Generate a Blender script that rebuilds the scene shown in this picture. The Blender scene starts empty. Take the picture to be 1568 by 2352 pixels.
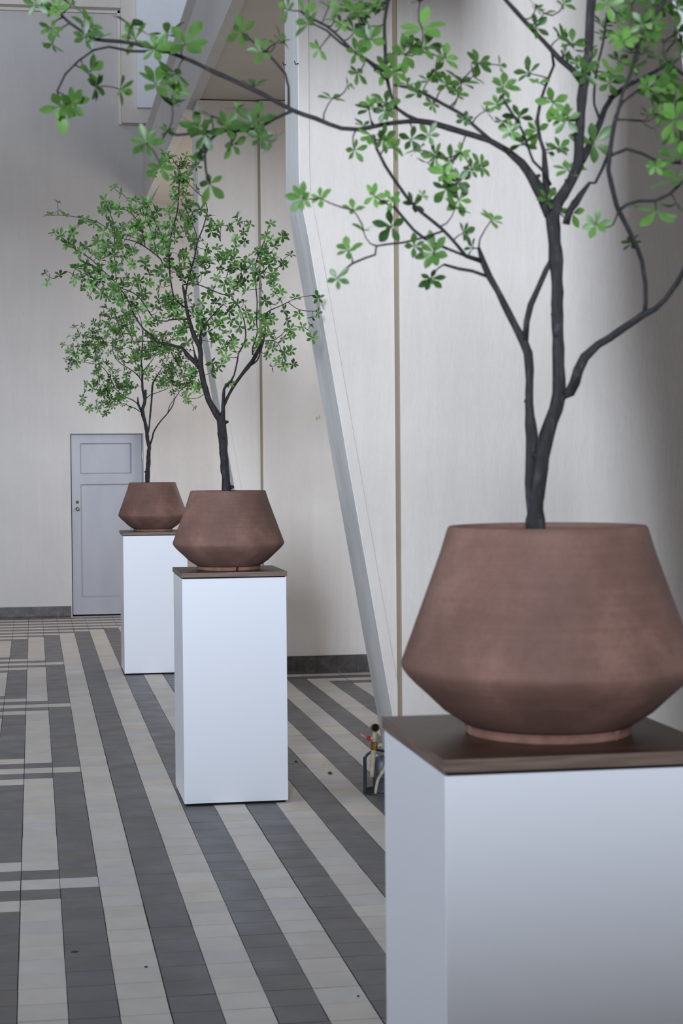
import bpy, bmesh, math, random
from mathutils import Vector, Matrix, noise
PI = math.pi
SC = bpy.context.scene
COL = SC.collection

# ------------------------------------------------------------------ camera
F_PX = 3855.92                      # focal length in pixels of the 1568x2352 frame
YAW, PITCH, ROLL = 0.1580, 0.0270, -0.0090
CAM = Vector((0.067, -6.960, 1.615))
PX0, PY0 = 691.1, 1176.0            # principal point (the photograph is a crop)
def _axes():
    f = Vector((math.sin(YAW)*math.cos(PITCH), math.cos(YAW)*math.cos(PITCH), -math.sin(PITCH)))
    r = Vector((math.cos(YAW), -math.sin(YAW), 0)); u = r.cross(f)
    return r*math.cos(ROLL)+u*math.sin(ROLL), u*math.cos(ROLL)-r*math.sin(ROLL), f
RX, UP, FW = _axes()
cd = bpy.data.cameras.new('camera')
cam = bpy.data.objects.new('camera', cd); COL.objects.link(cam)
m = Matrix((RX, UP, -FW)).transposed().to_4x4(); m.translation = CAM
cam.matrix_world = m
cd.sensor_fit = 'VERTICAL'; cd.sensor_height = 36; cd.sensor_width = 24
cd.lens = F_PX*36/2352
cd.shift_x = (784-PX0)/2352; cd.shift_y = 0
cd.clip_start = 0.05; cd.clip_end = 200
cd.dof.use_dof = True; cd.dof.focus_distance = 9.6; cd.dof.aperture_fstop = 8.0
SC.camera = cam

# ------------------------------------------------------------------ light
W = bpy.data.worlds.new('world'); SC.world = W; W.use_nodes = True
W.node_tree.nodes['Background'].inputs[0].default_value = (0.62, 0.74, 1.0, 1)
W.node_tree.nodes['Background'].inputs[1].default_value = 0.25
SC.view_settings.view_transform = 'Standard'; SC.view_settings.look = 'None'
SC.view_settings.exposure = -0.2; SC.view_settings.gamma = 1.0
SC.view_settings.use_curve_mapping = False
def window_light(loc, rot, sx, sy, power, color):
    l = bpy.data.lights.new('window_daylight', 'AREA'); l.shape = 'RECTANGLE'
    l.size = sx; l.size_y = sy; l.energy = power; l.color = color
    o = bpy.data.objects.new('window_daylight', l); COL.objects.link(o)
    o.location = loc; o.rotation_euler = rot
    return o
DAY = (0.75, 0.85, 1.0)
REAR_X = (-3.75,)
YR = -20.0                                        # wall far behind the camera
ROOF_Y = (-9.4, -4.5, 0.4, 5.3, 9.6)
P_SKY, P_REAR, P_LEFTS, P_BAY = (0, 0, 150, 0, 60), 6300, (0, 0, 140, 70, 0), (0, 28, 100)
for y, p in zip(ROOF_Y, P_SKY):                   # roof lights over the hall
    if p: window_light((-2.6, y, 7.66), (0, 0, 0), 3.0, 3.2, p, DAY)
for x in REAR_X:                                  # tall windows in the wall behind the camera
    if P_REAR: window_light((x, YR+.08, 4.1), (PI/2, 0, 0), 1.5, 3.8, P_REAR, DAY)
LEFT_Y = (-13.4, -8.5, -3.6, 1.3, 6.2)
for y, p in zip(LEFT_Y, P_LEFTS):                 # windows along the left side of the hall
    if p: window_light((-5.92, y, 2.8), (PI/2, 0, -PI/2), 2.0, 3.2, p, DAY)
WARM = (1.0, 0.95, 0.88)
BAY_Y = (-1.2, 3.6, 9.2)
for y, p in zip(BAY_Y, P_BAY):                    # windows in the alcoves on the right
    if p: window_light((3.86, y, 2.4), (PI/2, 0, PI/2), 2.2, 2.0, p, WARM)

# ------------------------------------------------------------------ helpers
def at(px, py, Y):
    """the point of the vertical plane at depth Y seen at a pixel of the photograph"""
    d = FW*F_PX + RX*(px-PX0) - UP*(py-PY0)
    return CAM + d*((Y-CAM.y)/d.y)
def tag(o, label=None, cat=None, group=None, kind=None):
    for k, v in (('label', label), ('category', cat), ('group', group), ('kind', kind)):
        if v: o[k] = v
    return o
def empty(name, loc):
    o = bpy.data.objects.new(name, None); o.empty_display_size = .1
    o.location = loc; COL.objects.link(o); return o
def obj(name, bm, mat, parent=None, smooth=False, origin=None):
    """bm is in world coordinates; the object's origin goes to its parent's origin (or `origin`)"""
    me = bpy.data.meshes.new(name)
    base = Vector((0, 0, 0))
    p = parent
    while p is not None: base += p.location; p = p.parent
    if parent is None and origin is not None: base = Vector(origin)
    bmesh.ops.translate(bm, verts=bm.verts, vec=-base)
    bm.to_mesh(me); bm.free()
    for mm in (mat if isinstance(mat, (list, tuple)) else [mat]): me.materials.append(mm)
    if smooth:
        for p in me.polygons: p.use_smooth = True
    o = bpy.data.objects.new(name, me); COL.objects.link(o)
    if parent is not None: o.parent = parent
    elif origin is not None: o.location = base
    return o
def box(bm, x0, x1, y0, y1, z0, z1, bev=0.0, mi=0):
    v = [bm.verts.new(c) for c in ((x0,y0,z0),(x1,y0,z0),(x1,y1,z0),(x0,y1,z0),(x0,y0,z1),(x1,y0,z1),(x1,y1,z1),(x0,y1,z1))]
    fs = [bm.faces.new([v[i] for i in q]) for q in ((0,3,2,1),(4,5,6,7),(0,1,5,4),(1,2,6,5),(2,3,7,6),(3,0,4,7))]
    for f in fs: f.material_index = mi
    if bev > 0:
        ed = list({e for f in fs for e in f.edges})
        bmesh.ops.bevel(bm, geom=ed, offset=bev, segments=2, affect='EDGES', profile=.5)
def prism(bm, pts, y0, y1, axis='Y'):
    """polygon given in XZ (axis Y), YZ (axis X) or XY (axis Z), swept between y0 and y1"""
    def P(a, b, t): return {'Y': (a, t, b), 'X': (t, a, b), 'Z': (a, b, t)}[axis]
    A = [bm.verts.new(P(a, b, y0)) for a, b in pts]; B = [bm.verts.new(P(a, b, y1)) for a, b in pts]
    n = len(pts)
    fs = [bm.faces.new(A), bm.faces.new(B[::-1])]
    for i in range(n): fs.append(bm.faces.new((A[i], B[i], B[(i+1) % n], A[(i+1) % n])))
    bmesh.ops.recalc_face_normals(bm, faces=fs)
def lathe(bm, prof, c, n=96, a0=0, a1=2*PI, closed=True):
    rings = []
    m = n if closed else n+1
    for r, z in prof:
        rings.append([bm.verts.new((c[0]+r*math.cos(a0+(a1-a0)*i/n), c[1]+r*math.sin(a0+(a1-a0)*i/n), c[2]+z)) for i in range(m)])
    for a, b in zip(rings, rings[1:]):
        for i in range(n):
            j = (i+1) % m
            bm.faces.new((a[i], a[j], b[j], b[i]))
    return rings
def cap(bm, ring, flip=False):
    bm.faces.new(ring[::-1] if flip else ring)
def spline(P, step):
    """Catmull-Rom through points carrying a radius"""
    out = []
    n = len(P)
    for i in range(n-1):
        p0 = P[max(i-1, 0)]; p1 = P[i]; p2 = P[i+1]; p3 = P[min(i+2, n-1)]
        L = (p2[0]-p1[0]).length
        k = max(1, int(L/step))
        for j in range(k):
            t = j/k
            q = 0.5*((2*p1[0])+(p2[0]-p0[0])*t+(2*p0[0]-5*p1[0]+4*p2[0]-p3[0])*t*t+(3*p1[0]-p0[0]-3*p2[0]+p3[0])*t**3)
            out.append((q, p1[1]+(p2[1]-p1[1])*t))
    out.append(P[-1]); return out
def tube(bm, pts, sides=8, rough=0.0, seed=0, capends=True):
    n = len(pts)
    if n < 2: return
    up = None; rings = []
    for i, (p, r) in enumerate(pts):
        t = (pts[min(i+1, n-1)][0]-pts[max(i-1, 0)][0])
        if t.length < 1e-9: t = Vector((0, 0, 1))
        t.normalize()
        if up is None: up = Vector((1, 0, 0)) if abs(t.x) < .8 else Vector((0, 1, 0))
        a = (up - t*up.dot(t)); a.normalize(); b = t.cross(a); up = a
        ring = []
        for k in range(sides):
            an = 2*PI*k/sides
            rr = r
            if rough: rr *= 1+rough*noise.noise(Vector((p.x*60+seed, p.z*38, k*1.7)))+rough*.6*noise.noise(Vector((seed+k*.9, p.z*14, 3)))
            ring.append(bm.verts.new(p+a*math.cos(an)*rr+b*math.sin(an)*rr))
        rings.append(ring)
    for A, B in zip(rings, rings[1:]):
        for k in range(sides):
            bm.faces.new((A[k], A[(k+1) % sides], B[(k+1) % sides], B[k]))
    if capends:
        bm.faces.new(rings[0][::-1]); bm.faces.new(rings[-1])

# ------------------------------------------------------------------ materials
def lin(c): return tuple(((v/255)/12.92 if v/255 <= .04045 else ((v/255+.055)/1.055)**2.4) for v in c)+(1,)
class NT:
    def __init__(s, name, rough=.6, spec=.5):
        s.m = bpy.data.materials.new(name); s.m.use_nodes = True; s.t = s.m.node_tree
        s.b = s.t.nodes['Principled BSDF']; s.b.inputs['Roughness'].default_value = rough
        s.b.inputs['Specular IOR Level'].default_value = spec
        s.co = s.t.nodes.new('ShaderNodeTexCoord').outputs['Object']
    def n(s, k, **kw):
        x = s.t.nodes.new(k)
        for a, b in kw.items(): setattr(x, a, b)
        return x
    def l(s, a, b): s.t.links.new(a, b)
    def noise(s, scale=(1, 1, 1), sc=1, detail=4, rough=.55, dist=0):
        mp = s.n('ShaderNodeMapping'); mp.inputs['Scale'].default_value = scale; s.l(s.co, mp.inputs[0])
        x = s.n('ShaderNodeTexNoise'); x.inputs['Scale'].default_value = sc
        x.inputs['Detail'].default_value = detail; x.inputs['Roughness'].default_value = rough
        x.inputs['Distortion'].default_value = dist
        s.l(mp.outputs[0], x.inputs['Vector']); return x.outputs['Fac']
    def ramp(s, fac, stops):
        r = s.n('ShaderNodeValToRGB'); e = r.color_ramp.elements
        while len(e) < len(stops): e.new(.5)
        for q, (p, c) in zip(e, stops): q.position = p; q.color = c
        s.l(fac, r.inputs[0]); return r.outputs[0]
    def mix(s, fac, a, b, mode='MIX'):
        x = s.n('ShaderNodeMix', data_type='RGBA', blend_type=mode)
        for i, v in ((0, fac), (6, a), (7, b)):
            if hasattr(v, 'is_linked') or hasattr(v, 'links'): s.l(v, x.inputs[i])
            else: x.inputs[i].default_value = v
        return x.outputs[2]
    def color(s, c):
        if isinstance(c, tuple): s.b.inputs['Base Color'].default_value = c
        else: s.l(c, s.b.inputs['Base Color'])
    def bump(s, h, strength=.3, dist=.01):
        b = s.n('ShaderNodeBump'); b.inputs['Strength'].default_value = strength; b.inputs['Distance'].default_value = dist
        s.l(h, b.inputs['Height']); s.l(b.outputs[0], s.b.inputs['Normal'])
def g(v, a=1): return (v, v, v, a)

def plaster(name, c, c2, scratch=.35, rough=.72):
    m = NT(name, rough, .3)
    base = m.mix(m.ramp(m.noise(sc=1.3, detail=5), [(.35, g(0)), (.7, g(1))]), c, c2)
    streak = m.ramp(m.noise(scale=(14, 14, .9), sc=1.2, detail=5), [(.40, g(.975)), (.64, g(1))])
    base = m.mix(1.0, base, streak, 'MULTIPLY')
    fine = m.ramp(m.noise(sc=26, detail=6, rough=.7), [(.25, g(.95)), (.6, g(1))])
    base = m.mix(.6, base, fine, 'MULTIPLY')
    m.color(base)
    h = m.n('ShaderNodeMath', operation='ADD')
    m.l(m.noise(scale=(1, 1, .35), sc=22, detail=7, rough=.62), h.inputs[0])
    k_ = m.n('ShaderNodeMath', operation='MULTIPLY'); k_.inputs[1].default_value = .35; m.l(m.noise(scale=(3, 3, .25), sc=5, detail=3), k_.inputs[0]); m.l(k_.outputs[0], h.inputs[1])
    m.bump(h.outputs[0], scratch, .012)
    return m.m
M = {}
M['cream'] = plaster('cream_plaster', lin((209, 200, 191)), lin((215, 206, 197)))
M['pale'] = plaster('pale_plaster', lin((190, 185, 182)), lin((197, 192, 188)))
M['white_plaster'] = plaster('white_plaster', lin((226, 226, 232)), lin((232, 231, 234)), .25)
m = NT('rib_paint', .5, .4)                        # painted concrete ribs with rubbed dirt
dirt = m.ramp(m.noise(scale=(10, 10, 1.1), sc=1.6, detail=6, rough=.6, dist=.4), [(.32, lin((206, 204, 199))), (.6, lin((219, 217, 214)))])
m.color(dirt); m.bump(m.noise(scale=(1, 1, .5), sc=14, detail=6), .3, .01); M['rib'] = m.m
m = NT('door_paint', .38, .5); m.color(m.mix(m.ramp(m.noise(scale=(1, 1, .3), sc=6), [(.3, g(0)), (.7, g(1))]), lin((144, 143, 149)), lin((152, 151, 157))))
m.bump(m.noise(scale=(1, 1, .2), sc=40, detail=4), .08, .004); M['door'] = m.m
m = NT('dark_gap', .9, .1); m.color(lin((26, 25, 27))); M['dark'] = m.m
m = NT('plinth_lacquer', .32, .45); m.color(lin((226, 227, 231)))
m.bump(m.noise(sc=90, detail=2), .02, .002); M['plinth'] = m.m
m = NT('stained_wood', .42, .4)
w = m.noise(scale=(1.2, 16, 16), sc=3.2, detail=6, rough=.6, dist=.6)
m.color(m.ramp(w, [(.3, lin((50, 34, 25))), (.55, lin((74, 51, 37))), (.8, lin((98, 70, 52)))]))
m.bump(w, .12, .003); M['wood'] = m.m
m = NT('wood_edge', .5, .4)
w = m.noise(scale=(3, 3, 60), sc=3, detail=4, dist=.3)
m.color(m.ramp(w, [(.3, lin((86, 68, 58))), (.7, lin((122, 102, 88)))])); M['wood_edge'] = m.m
m = NT('terracotta', .72, .35)                     # dry unglazed clay with throwing lines and pale bloom
c1 = m.ramp(m.noise(sc=4.5, detail=6, rough=.62), [(.3, lin((96, 70, 60))), (.52, lin((114, 84, 73))), (.76, lin((146, 110, 98)))])
ln = m.ramp(m.noise(scale=(2, 2, 90), sc=1.6, detail=5, rough=.7), [(.3, g(.86)), (.65, g(1.04))])
c1 = m.mix(.8, c1, ln, 'MULTIPLY')
sp = m.ramp(m.noise(sc=120, detail=3, rough=.7), [(.32, g(.80)), (.5, g(1))])
c1 = m.mix(.6, c1, sp, 'MULTIPLY')
m.color(c1)
h = m.n('ShaderNodeMath', operation='ADD'); m.l(m.noise(scale=(2, 2, 110), sc=1.5, detail=4), h.inputs[0]); m.l(m.noise(sc=70, detail=5), h.inputs[1])
m.bump(h.outputs[0], .22, .003); M['clay'] = m.m
m = NT('foot_clay', .85, .2); m.color(m.ramp(m.noise(sc=18, detail=5), [(.3, lin((112, 80, 68))), (.7, lin((148, 111, 97)))])); m.bump(m.noise(sc=80), .3, .002); M['foot'] = m.m
m = NT('potting_soil', .95, .1); m.color(m.ramp(m.noise(sc=60, detail=6), [(.3, lin((24, 18, 14))), (.7, lin((58, 44, 34)))])); m.bump(m.noise(sc=90, detail=6), 1, .01); M['soil'] = m.m
m = NT('bark', .6, .4)
bn = m.noise(scale=(1, 1, .35), sc=70, detail=6, rough=.7)
m.color(m.ramp(bn, [(.3, lin((14, 12, 13))), (.55, lin((32, 28, 29))), (.80, lin((74, 69, 72)))]))
m.bump(bn, .9, .009); M['bark'] = m.m
m = NT('twig_bark', .6, .3); m.color(m.ramp(m.noise(sc=50), [(.3, lin((36, 26, 24))), (.7, lin((66, 50, 47)))])); M['twig'] = m.m
m = NT('leaf', .42, .45)
at_ = m.n('ShaderNodeAttribute', attribute_name='tint'); 
lc = m.mix(at_.outputs['Fac'], lin((26, 54, 16)), lin((116, 162, 78)))
lc = m.mix(.35, lc, m.ramp(m.noise(sc=45, detail=3), [(.3, lin((40, 74, 26))), (.7, lin((98, 138, 66)))]))
m.color(lc)
tr = m.n('ShaderNodeBsdfTranslucent'); m.l(lc, tr.inputs[0])
mx = m.n('ShaderNodeMixShader'); mx.inputs[0].default_value = .32
out = m.t.nodes['Material Output']; m.l(m.b.outputs[0], mx.inputs[1]); m.l(tr.outputs[0], mx.inputs[2]); m.l(mx.outputs[0], out.inputs[0])
M['leaf'] = m.m
m = NT('floor_tile', .42, .45)
ca = m.n('ShaderNodeAttribute', attribute_name='tile')
c1 = m.mix(.5, ca.outputs['Color'], m.ramp(m.noise(sc=9, detail=6, rough=.6), [(.3, g(.84)), (.7, g(1.06))]), 'MULTIPLY')
c1 = m.mix(.5, c1, m.ramp(m.noise(sc=2.2, detail=4), [(.3, (.93, .90, .86, 1)), (.7, g(1.03))]), 'MULTIPLY')
m.color(c1); 
rr = m.ramp(m.noise(sc=6, detail=5), [(.3, g(.36)), (.7, g(.52))]); m.l(rr, m.b.inputs['Roughness'])
m.bump(m.noise(sc=35, detail=5), .08, .003); M['tile'] = m.m
m = NT('grout', .9, .2); m.color(m.ramp(m.noise(sc=20), [(.3, lin((34, 32, 31))), (.7, lin((66, 61, 55)))])); M['grout'] = m.m
m = NT('skirting_tile', .45, .4)
m.color(m.ramp(m.noise(sc=14, detail=6, dist=.5), [(.3, lin((56, 50, 47))), (.6, lin((80, 75, 72))), (.8, lin((120, 114, 106)))])); M['skirt'] = m.m
M['beam'] = plaster('beam_paint', lin((196, 192, 188)), lin((204, 200, 196)), .12)
M['roof'] = plaster('grey_roof_boards', lin((120, 116, 112)), lin((132, 126, 120)), .2)
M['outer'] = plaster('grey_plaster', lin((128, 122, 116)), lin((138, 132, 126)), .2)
M['strip'] = plaster('corner_shade_strip', lin((144, 130, 110)), lin((156, 142, 122)), .1)  # dull olive tone puts the wall corner's shade into the colour
def plain(n, c, r=.5, metal=0, c2=None, sc=30):
    m = NT(n, r, .4); m.b.inputs['Metallic'].default_value = metal
    m.color(m.ramp(m.noise(sc=sc, detail=5), [(.35, lin(c)), (.68, lin(c2 or c))])); return m.m
M['iron'] = plain('black_iron', (30, 32, 38), .5, .3, (52, 56, 66))
M['zinc'] = plain('grey_zinc', (74, 78, 86), .5, .4, (104, 108, 116))
M['tan'] = plain('tan_pipe', (150, 136, 112), .5, 0, (190, 178, 156))
M['brass'] = plain('old_brass', (92, 68, 34), .4, .6, (150, 118, 64))
M['red'] = plain('red_paint', (140, 24, 20), .4, 0, (170, 36, 30))
M['pink'] = plain('faded_red', (150, 104, 100), .6, 0, (178, 132, 124))
M['steel'] = plain('steel', (120, 116, 106), .35, .8, (160, 156, 148))
M['deadleaf'] = plain('dry_leaf', (56, 48, 38), .8, 0, (88, 76, 60))
M['chip'] = plain('wood_chip', (168, 146, 112), .7, 0, (196, 178, 148))
M['speck'] = plain('dark_grit', (38, 36, 36), .8, 0, (60, 56, 52))
M['frame'] = plain('window_frame', (200, 200, 200), .5)
m = NT('ceiling_plaster', .8, .2); m.color(m.ramp(m.noise(sc=2), [(.3, lin((190, 182, 172))), (.7, lin((198, 190, 180)))])); M['ceil'] = m.m

# ------------------------------------------------------------------ the setting
YB = 11.445                                     # end wall
TX, TY = .15, .156                              # floor tile
def tile_light(c, r):
    """black and white stripes along the hall, turned into bars at the borders"""
    if c >= 12:                                 # alcove in front of the second rib wall
        if r <= -38 or (r <= -28 and c >= 51+r): return r % 2 == 0
        return c % 2 == 0
    if r <= -61-c: return r % 2 == 0            # mitred border along the end wall
    d = (r-2+8) % 16 - 8                        # comb pattern to the left, every 16 tiles
    if c <= 1-abs(d): return d % 2 == 0
    return c % 2 == 0
rnd = random.Random(4)
bm = bmesh.new()
lay = bm.loops.layers.float_color.new('tile')
c0, c1_, r0, r1_ = -40, 26, -74, 128
def quad(vs, col, mi):
    f = bm.faces.new([bm.verts.new(v) for v in vs]); f.material_index = mi
    for lp in f.loops: lp[lay] = col
quad([(c0*TX, -r1_*TY, -.0022), ((c1_)*TX, -r1_*TY, -.0022), ((c1_)*TX, YB+.3, -.0022), (c0*TX, YB+.3, -.0022)], (1, 1, 1, 1), 1)
for c in range(c0, c1_):
    jit = rnd.uniform(-.0012, .0012)
    for r in range(r0, r1_):
        L = tile_light(c, r)
        v = rnd.gauss(0, .035); warm = rnd.random()
        if L: base = lin((203, 196, 188))
        else: base = lin((104, 101, 101))
        k = 1+v
        colr = [b*k for b in base[:3]]
        if warm < .12: colr = [colr[0]*1.03, colr[1]*.99, colr[2]*.92]
        elif warm > .9: colr = [colr[0]*.95, colr[1]*.98, colr[2]*1.04]
        gx = .0013+abs(rnd.gauss(0, .0006)); gy = .0012+abs(rnd.gauss(0, .0010)); h = rnd.uniform(-.0005, .0005)
        x0, x1 = c*TX+gx+jit, (c+1)*TX-gx+jit
        y0, y1 = -(r+1)*TY+gy, -r*TY-gy
        tl = [rnd.uniform(-.0004, .0004) for _ in range(2)]
        e = .0016
        col = (*colr, 1); edge = (*[q*.62 for q in colr], 1)
        a = [(x0, y0, h+tl[0]), (x1, y0, h+tl[1]), (x1, y1, h-tl[0]), (x0, y1, h-tl[1])]
        b = [(x0-e*.6, y0-e*.5, -.002), (x1+e*.6, y0-e*.5, -.002), (x1+e*.6, y1+e*.5, -.002), (x0-e*.6, y1+e*.5, -.002)]
        A = [bm.verts.new(p) for p in a]; B = [bm.verts.new(p) for p in b]
        f = bm.faces.new(A)
        for lp in f.loops: lp[lay] = col
        for i in range(4):
            f = bm.faces.new((B[i], B[(i+1) % 4], A[(i+1) % 4], A[i]))
            for lp in f.loops: lp[lay] = edge
tag(obj('floor', bm, [M['tile'], M['grout']]), kind='structure')

def struct(name, bm, mat): return tag(obj(name, bm, mat), kind='structure')
# end wall with the door opening
DX0, DX1, DZ = .470, 1.262, 1.995
bm = bmesh.new()
box(bm, -6.3, DX0, YB, YB+.3, 0, 7.9); box(bm, DX1, 4.2, YB, YB+.3, 0, 7.9); box(bm, DX0, DX1, YB, YB+.3, DZ, 7.9)
struct('wall_back', bm, M['pale'])
bm = bmesh.new()                                # framing bands standing proud of the end wall
box(bm, 1.062, 2.3, 11.285, YB, 5.335, 7.7, .004); box(bm, -6.0, 1.062, 11.285, YB, 6.56, 7.7, .004)
box(bm, 1.030, 1.062, 11.40, YB, 5.335, 6.56, .003); box(bm, -6.0, 1.062, 11.40, YB, 6.53, 6.56, .003)
struct('trim_1', bm, M['cream'])
bm = bmesh.new(); box(bm, 1.222, 2.3, 11.20, 11.285, 5.484, 7.7, .003); struct('trim_2', bm, M['white_plaster'])
# transverse rib walls with the kinked leaning edge
def rib_edge(z): return 1.349 if z >= 2.975 else 1.349+(2.975-z)*.1705
def rib_wall(Y, n, right_off, nm=None, dx=0):
    KX = rib_edge(0)
    bm = bmesh.new(); wd = .055
    L = [(a+dx, z) for a, z in [(KX, 0), (rib_edge(2.7), 2.7), (1.3525, 2.93), (1.349, 3.03), (1.349, 4.44)]]
    prism(bm, L+[(a+wd, z) for a, z in L[::-1]], Y, Y+.42)
    bmesh.ops.bevel(bm, geom=bm.edges[:], offset=.003, segments=1, affect='EDGES')
    for f in bm.faces: f.material_index = 1 if f.normal.y < -.9 else 0
    struct('trim_%d' % n, bm, [M['rib'], M['cream']])
    bm = bmesh.new()
    prism(bm, [(a+wd-.002, z) for a, z in L]+[(1.95, 4.44), (1.95, 0)], Y+.005, Y+.40)
    prism(bm, [(1.905, 0), (1.83, .36), (1.83, 4.44), (4.2, 4.44), (4.2, 0)], Y-right_off, Y+.40)
    struct('wall_alcove_%s' % (nm or ('near', 'middle', 'far')[n-3]), bm, M['cream'])
    bm = bmesh.new()                            # narrow strip, coloured olive for the shade in the corner beside the proud wall
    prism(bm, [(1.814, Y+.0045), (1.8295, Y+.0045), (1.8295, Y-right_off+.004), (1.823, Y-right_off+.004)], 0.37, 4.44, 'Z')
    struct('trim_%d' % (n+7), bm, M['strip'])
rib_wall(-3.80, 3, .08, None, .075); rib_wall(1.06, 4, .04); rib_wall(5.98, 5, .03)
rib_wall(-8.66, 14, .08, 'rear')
# longitudinal beam and the upper hall wall above it
bm = bmesh.new()
ys = [YR, 5.9, YB]
prof = lambda y: [(1.372, 4.44+max(0, y-5.9)*.012), (1.295, 4.44+max(0, y-5.9)*.012), (1.295, 5.035), (1.25, 5.085), (1.25, 5.11), (1.372, 5.12)]
R = [[bm.verts.new((x, y, z)) for x, z in prof(y)] for y in ys]
for A, B in zip(R, R[1:]):
    for i in range(6): bm.faces.new((A[i], B[i], B[(i+1) % 6], A[(i+1) % 6]))
bm.faces.new(R[0]); bm.faces.new(R[-1][::-1]); bmesh.ops.recalc_face_normals(bm, faces=bm.faces[:])
struct('trim_6', bm, M['beam'])
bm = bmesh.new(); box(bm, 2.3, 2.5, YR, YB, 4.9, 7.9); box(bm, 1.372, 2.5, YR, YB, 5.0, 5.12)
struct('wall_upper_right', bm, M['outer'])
bm = bmesh.new(); box(bm, 1.373, 4.2, YR, 5.96+.4, 4.45, 4.7); box(bm, 1.372, 4.2, 6.36, YB, 4.49, 4.7)
struct('ceiling_alcoves', bm, M['ceil'])
bm = bmesh.new()
sky = [(y-1.6, y+1.6) for y in ROOF_Y]
box(bm, -6.3, -4.1, YR-.3, YB+.3, 7.7, 7.9); box(bm, -1.1, 2.5, YR-.3, YB+.3, 7.7, 7.9)
cur = YR-.3
for a, b in sky: box(bm, -4.1, -1.1, cur, a, 7.7, 7.9); cur = b
box(bm, -4.1, -1.1, cur, YB+.3, 7.7, 7.9); struct('ceiling', bm, M['roof'])
def wall_holes(axis, pos, thick, a0, a1, z0, z1, holes):
    """a wall with rectangular openings (a, a, z, z); holes sorted along the wall"""
    bm = bmesh.new()
    def B(p, q, r, s):
        if q-p < 1e-4 or s-r < 1e-4: return
        if axis == 'X': box(bm, min(pos, pos+thick), max(pos, pos+thick), p, q, r, s)
        else: box(bm, p, q, min(pos, pos+thick), max(pos, pos+thick), r, s)
    cur = a0
    for h0, h1, k0, k1 in holes:
        B(cur, h0, z0, z1); B(h0, h1, z0, k0); B(h0, h1, k1, z1); cur = h1
    B(cur, a1, z0, z1)
    return bm
nw = [0]
def window(axis, pos, thick, a0, a1, z0, z1, nx, nz):
    """white glazing bars across an opening"""
    nw[0] += 1
    bm = bmesh.new(); t = .03
    y0, y1 = pos+thick*.45-.02, pos+thick*.45+.02
    def B(p, q, r, s):
        if axis == 'X': box(bm, y0, y1, p, q, r, s)
        else: box(bm, p, q, y0, y1, r, s)
    for i in range(nx+1): x = a0+(a1-a0)*i/nx; B(max(a0, x-t), min(a1, x+t), z0, z1)
    for i in range(nz+1): z = z0+(z1-z0)*i/nz; B(a0, a1, max(z0, z-t), min(z1, z+t))
    struct('window_%d' % nw[0], bm, M['frame'])
hl = [(y-1.0, y+1.0, 1.2, 4.4) for y in LEFT_Y]
struct('wall_left', wall_holes('X', -6.0, -.3, YR-.3, YB+.3, 0, 7.9, hl), M['outer'])
for h in hl: window('X', -6.0, -.3, *h, 3, 5)
hr = [(x-.75, x+.75, 2.2, 6.0) for x in REAR_X]
struct('wall_front', wall_holes('Y', YR, -.3, -6.3, 4.2, 0, 7.9, hr), M['outer'])
for h in hr: window('Y', YR, -.3, *h, 2, 6)
ha = [(y-1.1, y+1.1, 1.4, 3.4) for y in BAY_Y]
struct('wall_right', wall_holes('X', 3.9, .3, YR-.3, YB+.3, 0, 4.7, ha), M['outer'])
for h in ha: window('X', 3.9, .3, *h, 3, 3)
for a, b in sky:                                # glazing bars of the roof lights
    nw[0] += 1; bm = bmesh.new()
    for i in range(5): box(bm, -4.1+i*.75-.02, -4.1+i*.75+.02, a, b, 7.8, 7.86)
    struct('window_%d' % nw[0], bm, M['frame'])
bm = bmesh.new(); box(bm, -3.4, 1.30, -8.35, -8.2, 0, 1.97, .004); struct('added_shade_wall', bm, M['outer'])   # unseen low screen wall, added behind the camera to shade the nearest plinth
bm = bmesh.new(); box(bm, -6.0, 1.29, -2.45, -1.95, 3.68, 5.08, .01); struct('trim_8', bm, M['rib'])          # unseen beam across the hall, added to shade the upper end wall
# skirting of dark clay tiles
def skirting(name, x0, x1, y, h):
    bm = bmesh.new(); rr = random.Random(int(x1*100)); x = x0
    while x < x1-.01:
        e = min(x+.157, x1); d = rr.uniform(0, .002)
        prism(bm, [(y-.018-d, h), (y-.018-d, .02), (y-.034, .0), (y, .0), (y, h)], x+.0012, e-.0012, 'X')
        x += .157
    box(bm, x0, x1, y-.015, y-.001, 0, h-.003, 0, 0)
    struct(name, bm, M['skirt'])
skirting('baseboard_back', -6.0, DX0-.012, YB, .122)
skirting('baseboard_back_right', DX1+.012, 3.9, YB, .122)
skirting('baseboard_alcove_far', 1.92, 3.9, 5.95, .138)
skirting('baseboard_alcove_middle', 1.93, 3.9, 1.02, .138)
# panelled door set back in the end wall
yd = YB+.09
bm = bmesh.new()
LX, RX_, z0, z1 = DX0+.012, DX1-.014, .018, DZ-.012
px = (LX+.094, RX_-.112)
rails = [(.018, .205), (1.445, 1.555), (1.893, z1)]
box(bm, LX, px[0], yd, yd+.04, z0, z1); box(bm, px[1], RX_, yd, yd+.04, z0, z1)
for a, b in rails: box(bm, px[0], px[1], yd, yd+.04, a, b)
for a, b in ((.205, 1.445), (1.555, 1.893)):
    box(bm, px[0], px[1], yd+.018, yd+.035, a, b)
    for q in ([(px[0], a), (px[0]+.014, a+.014), (px[0]+.014, b-.014), (px[0], b)], [(px[1], b), (px[1]-.014, b-.014), (px[1]-.014, a+.014), (px[1], a)],
              [(px[0], b), (px[0]+.014, b-.014), (px[1]-.014, b-.014), (px[1], b)], [(px[1], a), (px[1]-.014, a+.014), (px[0]+.014, a+.014), (px[0], a)]):
        vs = [bm.verts.new((x, yd+(.002 if i in (0, 3) else .0175), z)) for i, (x, z) in enumerate(q)]
        bm.faces.new(vs)
bmesh.ops.recalc_face_normals(bm, faces=bm.faces[:])
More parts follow.
